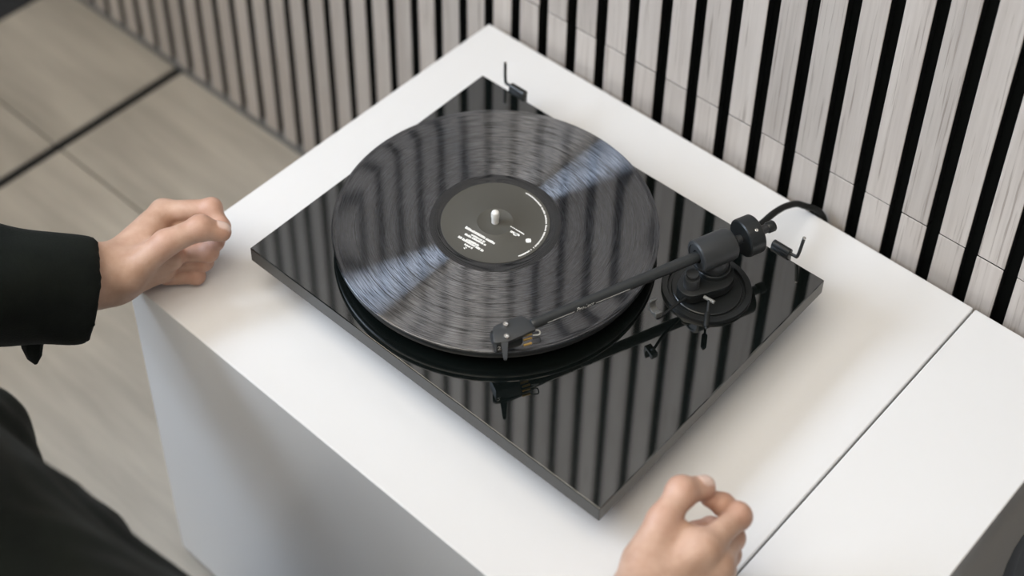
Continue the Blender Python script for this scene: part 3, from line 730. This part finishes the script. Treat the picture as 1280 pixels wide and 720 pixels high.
he = fh.ell(hd + V3n((0, -0.012, 0.028)), (0.076, 0.095, 0.088))
he = smin(he, fh.ell(hd + V3n((0, 0.028, -0.052)), (0.056, 0.062, 0.066)), 0.04)
he = smin(he, fh.cone(hd + V3n((0, 0.086, 0.004)), hd + V3n((0, 0.108, -0.034)), 0.007, 0.013), 0.012)      # nose
he = smin(he, fh.cone(hd + V3n((-0.019, 0.083, -0.066)), hd + V3n((0.019, 0.083, -0.066)), 0.008, 0.008), 0.008)   # lips
he = smin(he, fh.ell(hd + V3n((0, 0.074, -0.098)), (0.022, 0.018, 0.017)), 0.02)                          # chin
for sgn in (-1, 1):
    he = -smin(-he, fh.ell(hd + V3n((sgn * 0.033, 0.092, 0.004)), (0.019, 0.016, 0.011)), 0.008)           # eye sockets
    he = smin(he, fh.ell(hd + V3n((sgn * 0.032, 0.080, 0.022)), (0.022, 0.010, 0.006)), 0.01)              # brow
    he = smin(he, fh.ell(hd + V3n((sgn * 0.032, 0.070, 0.003)), (0.0125, 0.0125, 0.0125)), 0.003)          # eyeball
    he = smin(he, fh.ell(hd + V3n((sgn * 0.079, -0.008, -0.008)), (0.009, 0.019, 0.031)), 0.008)           # ear
he = smin(he, fh.cone(nk + V3n((0, 0.01, 0.02)), hd + V3n((0, -0.01, -0.05)), 0.055, 0.054), 0.02)
PH_, QH = fh.mesh(he); PH_ = relax(PH_, QH, 1)
P, Q, Tn = tomesh([(PL, QL, TL), (PR_, QR, TR), (PBd, QBd, None), (PH_, QH, None)])
npobj('body', P, Q, skin, person, Tn, PB)
fh2 = fh.ell(hd + V3n((0, -0.018, 0.036)), (0.085, 0.100, 0.092)); cut = (fh.Y - hd[1] - 0.052) * 0.75 + (hd[2] + 0.035 - fh.Z) * 0.75
PHa, QHa = fh.mesh(np.maximum(fh2, cut) + 0.0022 * np.sin(fh.X * 260 + 4 * np.sin(fh.Z * 60)) * np.cos(fh.Y * 90))
npobj('hair', relax(PHa, QHa, 1), QHa, hair_m, person, None, PB)
for sgn in (-1, 1):
    e = obj('eye', lathe([(0, -0.0112), (0.0056, -0.0097), (0.0097, -0.0056), (0.0112, 0), (0.0097, 0.0056), (0.0056, 0.0097), (0, 0.0112)], org=Vector(hd + V3n((sgn * 0.032, 0.0735, 0.003))) - PB, axis=(0, 1, 0), n=20), eye_m, person)
    obj('iris', lathe([(0.0054, 0.0100), (0.003, 0.0114), (0, 0.0118)], org=Vector(hd + V3n((sgn * 0.032, 0.0735, 0.003))) - PB, axis=(0, 1, 0), n=20), hair_m, e)

# jacket: torso and sleeves, a little larger than the body, with folds
f = Field((-0.36, -0.76, 0.16), (0.72, -0.06, 0.88), 0.0052)
CUFL = pj((112, 364, .050))[0]; CUFR = WR + (ELR - WR) * 0.16
jk = f.cone(pel + V3n((-0.065, 0.01, 0.02)), pel + V3n((0.065, 0.01, 0.02)), 0.140, 0.140)
jk = smin(jk, f.cone(pel + V3n((0, 0.0, 0)), che + V3n((0, -0.02, 0)), 0.142, 0.142), 0.06)
jk = smin(jk, f.cone(che + V3n((-0.095, -0.010, 0.0)), che + V3n((0.110, 0.018, 0.0)), 0.135, 0.135), 0.06)
jk = smin(jk, f.cone(*pj((-130, 540, .20), (-32, 565, .14)), 0.052, 0.050), 0.03)
jk = smin(jk, f.cone(SHL, SHR, 0.088, 0.088), 0.06)
for S, E_, Cf, r0 in ((SHL, ELL, CUFL, 0.047), (SHR, ELR, CUFR, 0.046)):
    jk = smin(jk, f.cone(S, E_, 0.082, 0.064), 0.04); jk = smin(jk, f.cone(E_, Cf, 0.062, r0), 0.03)
jk = jk + 0.0036 * np.sin(f.X * 55 + 3 * np.sin(f.Z * 22 + f.Y * 9)) * np.cos(f.Z * 38 + 2 * np.sin(f.X * 20)) + 0.0022 * np.sin(f.Y * 95 + 4 * np.sin(f.X * 31)) * np.sin(f.Z * 60 + f.X * 70)
col = np.maximum(f.cone(nk + V3n((0, 0, -0.045)), nk + V3n((0, 0.012, 0.03)), 0.083, 0.079), -f.cone(nk + V3n((0, 0, -0.03)), nk + V3n((0, 0.012, 0.10)), 0.066, 0.070))
jk = np.maximum(smin(jk, col, 0.02), f.Z - (nk[2] + 0.05))
for E_, Cf, Wv in ((ELL, CUFL, WL), (ELR, CUFR, WR)):
    u = (Cf - E_) / np.linalg.norm(Cf - E_)
    jk = np.maximum(jk, np.where(np.sqrt((f.X - Cf[0]) ** 2 + (f.Y - Cf[1]) ** 2 + (f.Z - Cf[2]) ** 2) < 0.09, (f.X - Cf[0]) * u[0] + (f.Y - Cf[1]) * u[1] + (f.Z - Cf[2]) * u[2], -1))
    jk = np.maximum(jk, -f.cone(Cf - u * 0.012, Cf + u * 0.06, 0.034, 0.038))
PJ, QJ = f.mesh(jk); PJ = relax(PJ, QJ, 3)
npobj('jacket', PJ, QJ, jacket_m, person, None, PB)
# loose cuff strap hanging from the left sleeve
s0 = pj((43, 414, .038))[0]; s1 = pj((40, 432, .024))[0]; s2 = pj((45, 455, .008))[0]
o = obj('cuff_strap', tube([Vector(q) - PB for q in (s0, s1, s1 * 0.4 + s2 * 0.6, s2)], [0.011, 0.010, 0.007, 0.0015], n=10), jacket_m, person)
# trousers
f = Field((-0.10, -0.80, 0.0), (0.50, -0.08, 0.42), 0.0085)
tr = f.cone(pel + V3n((-0.06, 0, -0.01)), pel + V3n((0.06, 0, -0.01)), 0.128, 0.128)
for i, sgn in enumerate((-1, 1)):
    hip = pel + V3n((sgn * 0.085, -0.01, -0.03)); ank = V3n((MX + sgn * 0.105, -0.57, 0.055))
    tr = smin(tr, f.cone(hip, KN[i], 0.100, 0.072), 0.03); tr = smin(tr, f.cone(KN[i] + V3n((0, 0, -0.02)), ank, 0.062, 0.05), 0.02)
tr = np.maximum(tr, 0.002 - f.Z) + 0.003 * np.sin(f.X * 60 + f.Y * 35) * np.cos(f.Z * 50 + f.Y * 20)
PT, QT = f.mesh(tr); npobj('trousers', relax(PT, QT, 1), QT, trouser_m, person, None, PB)
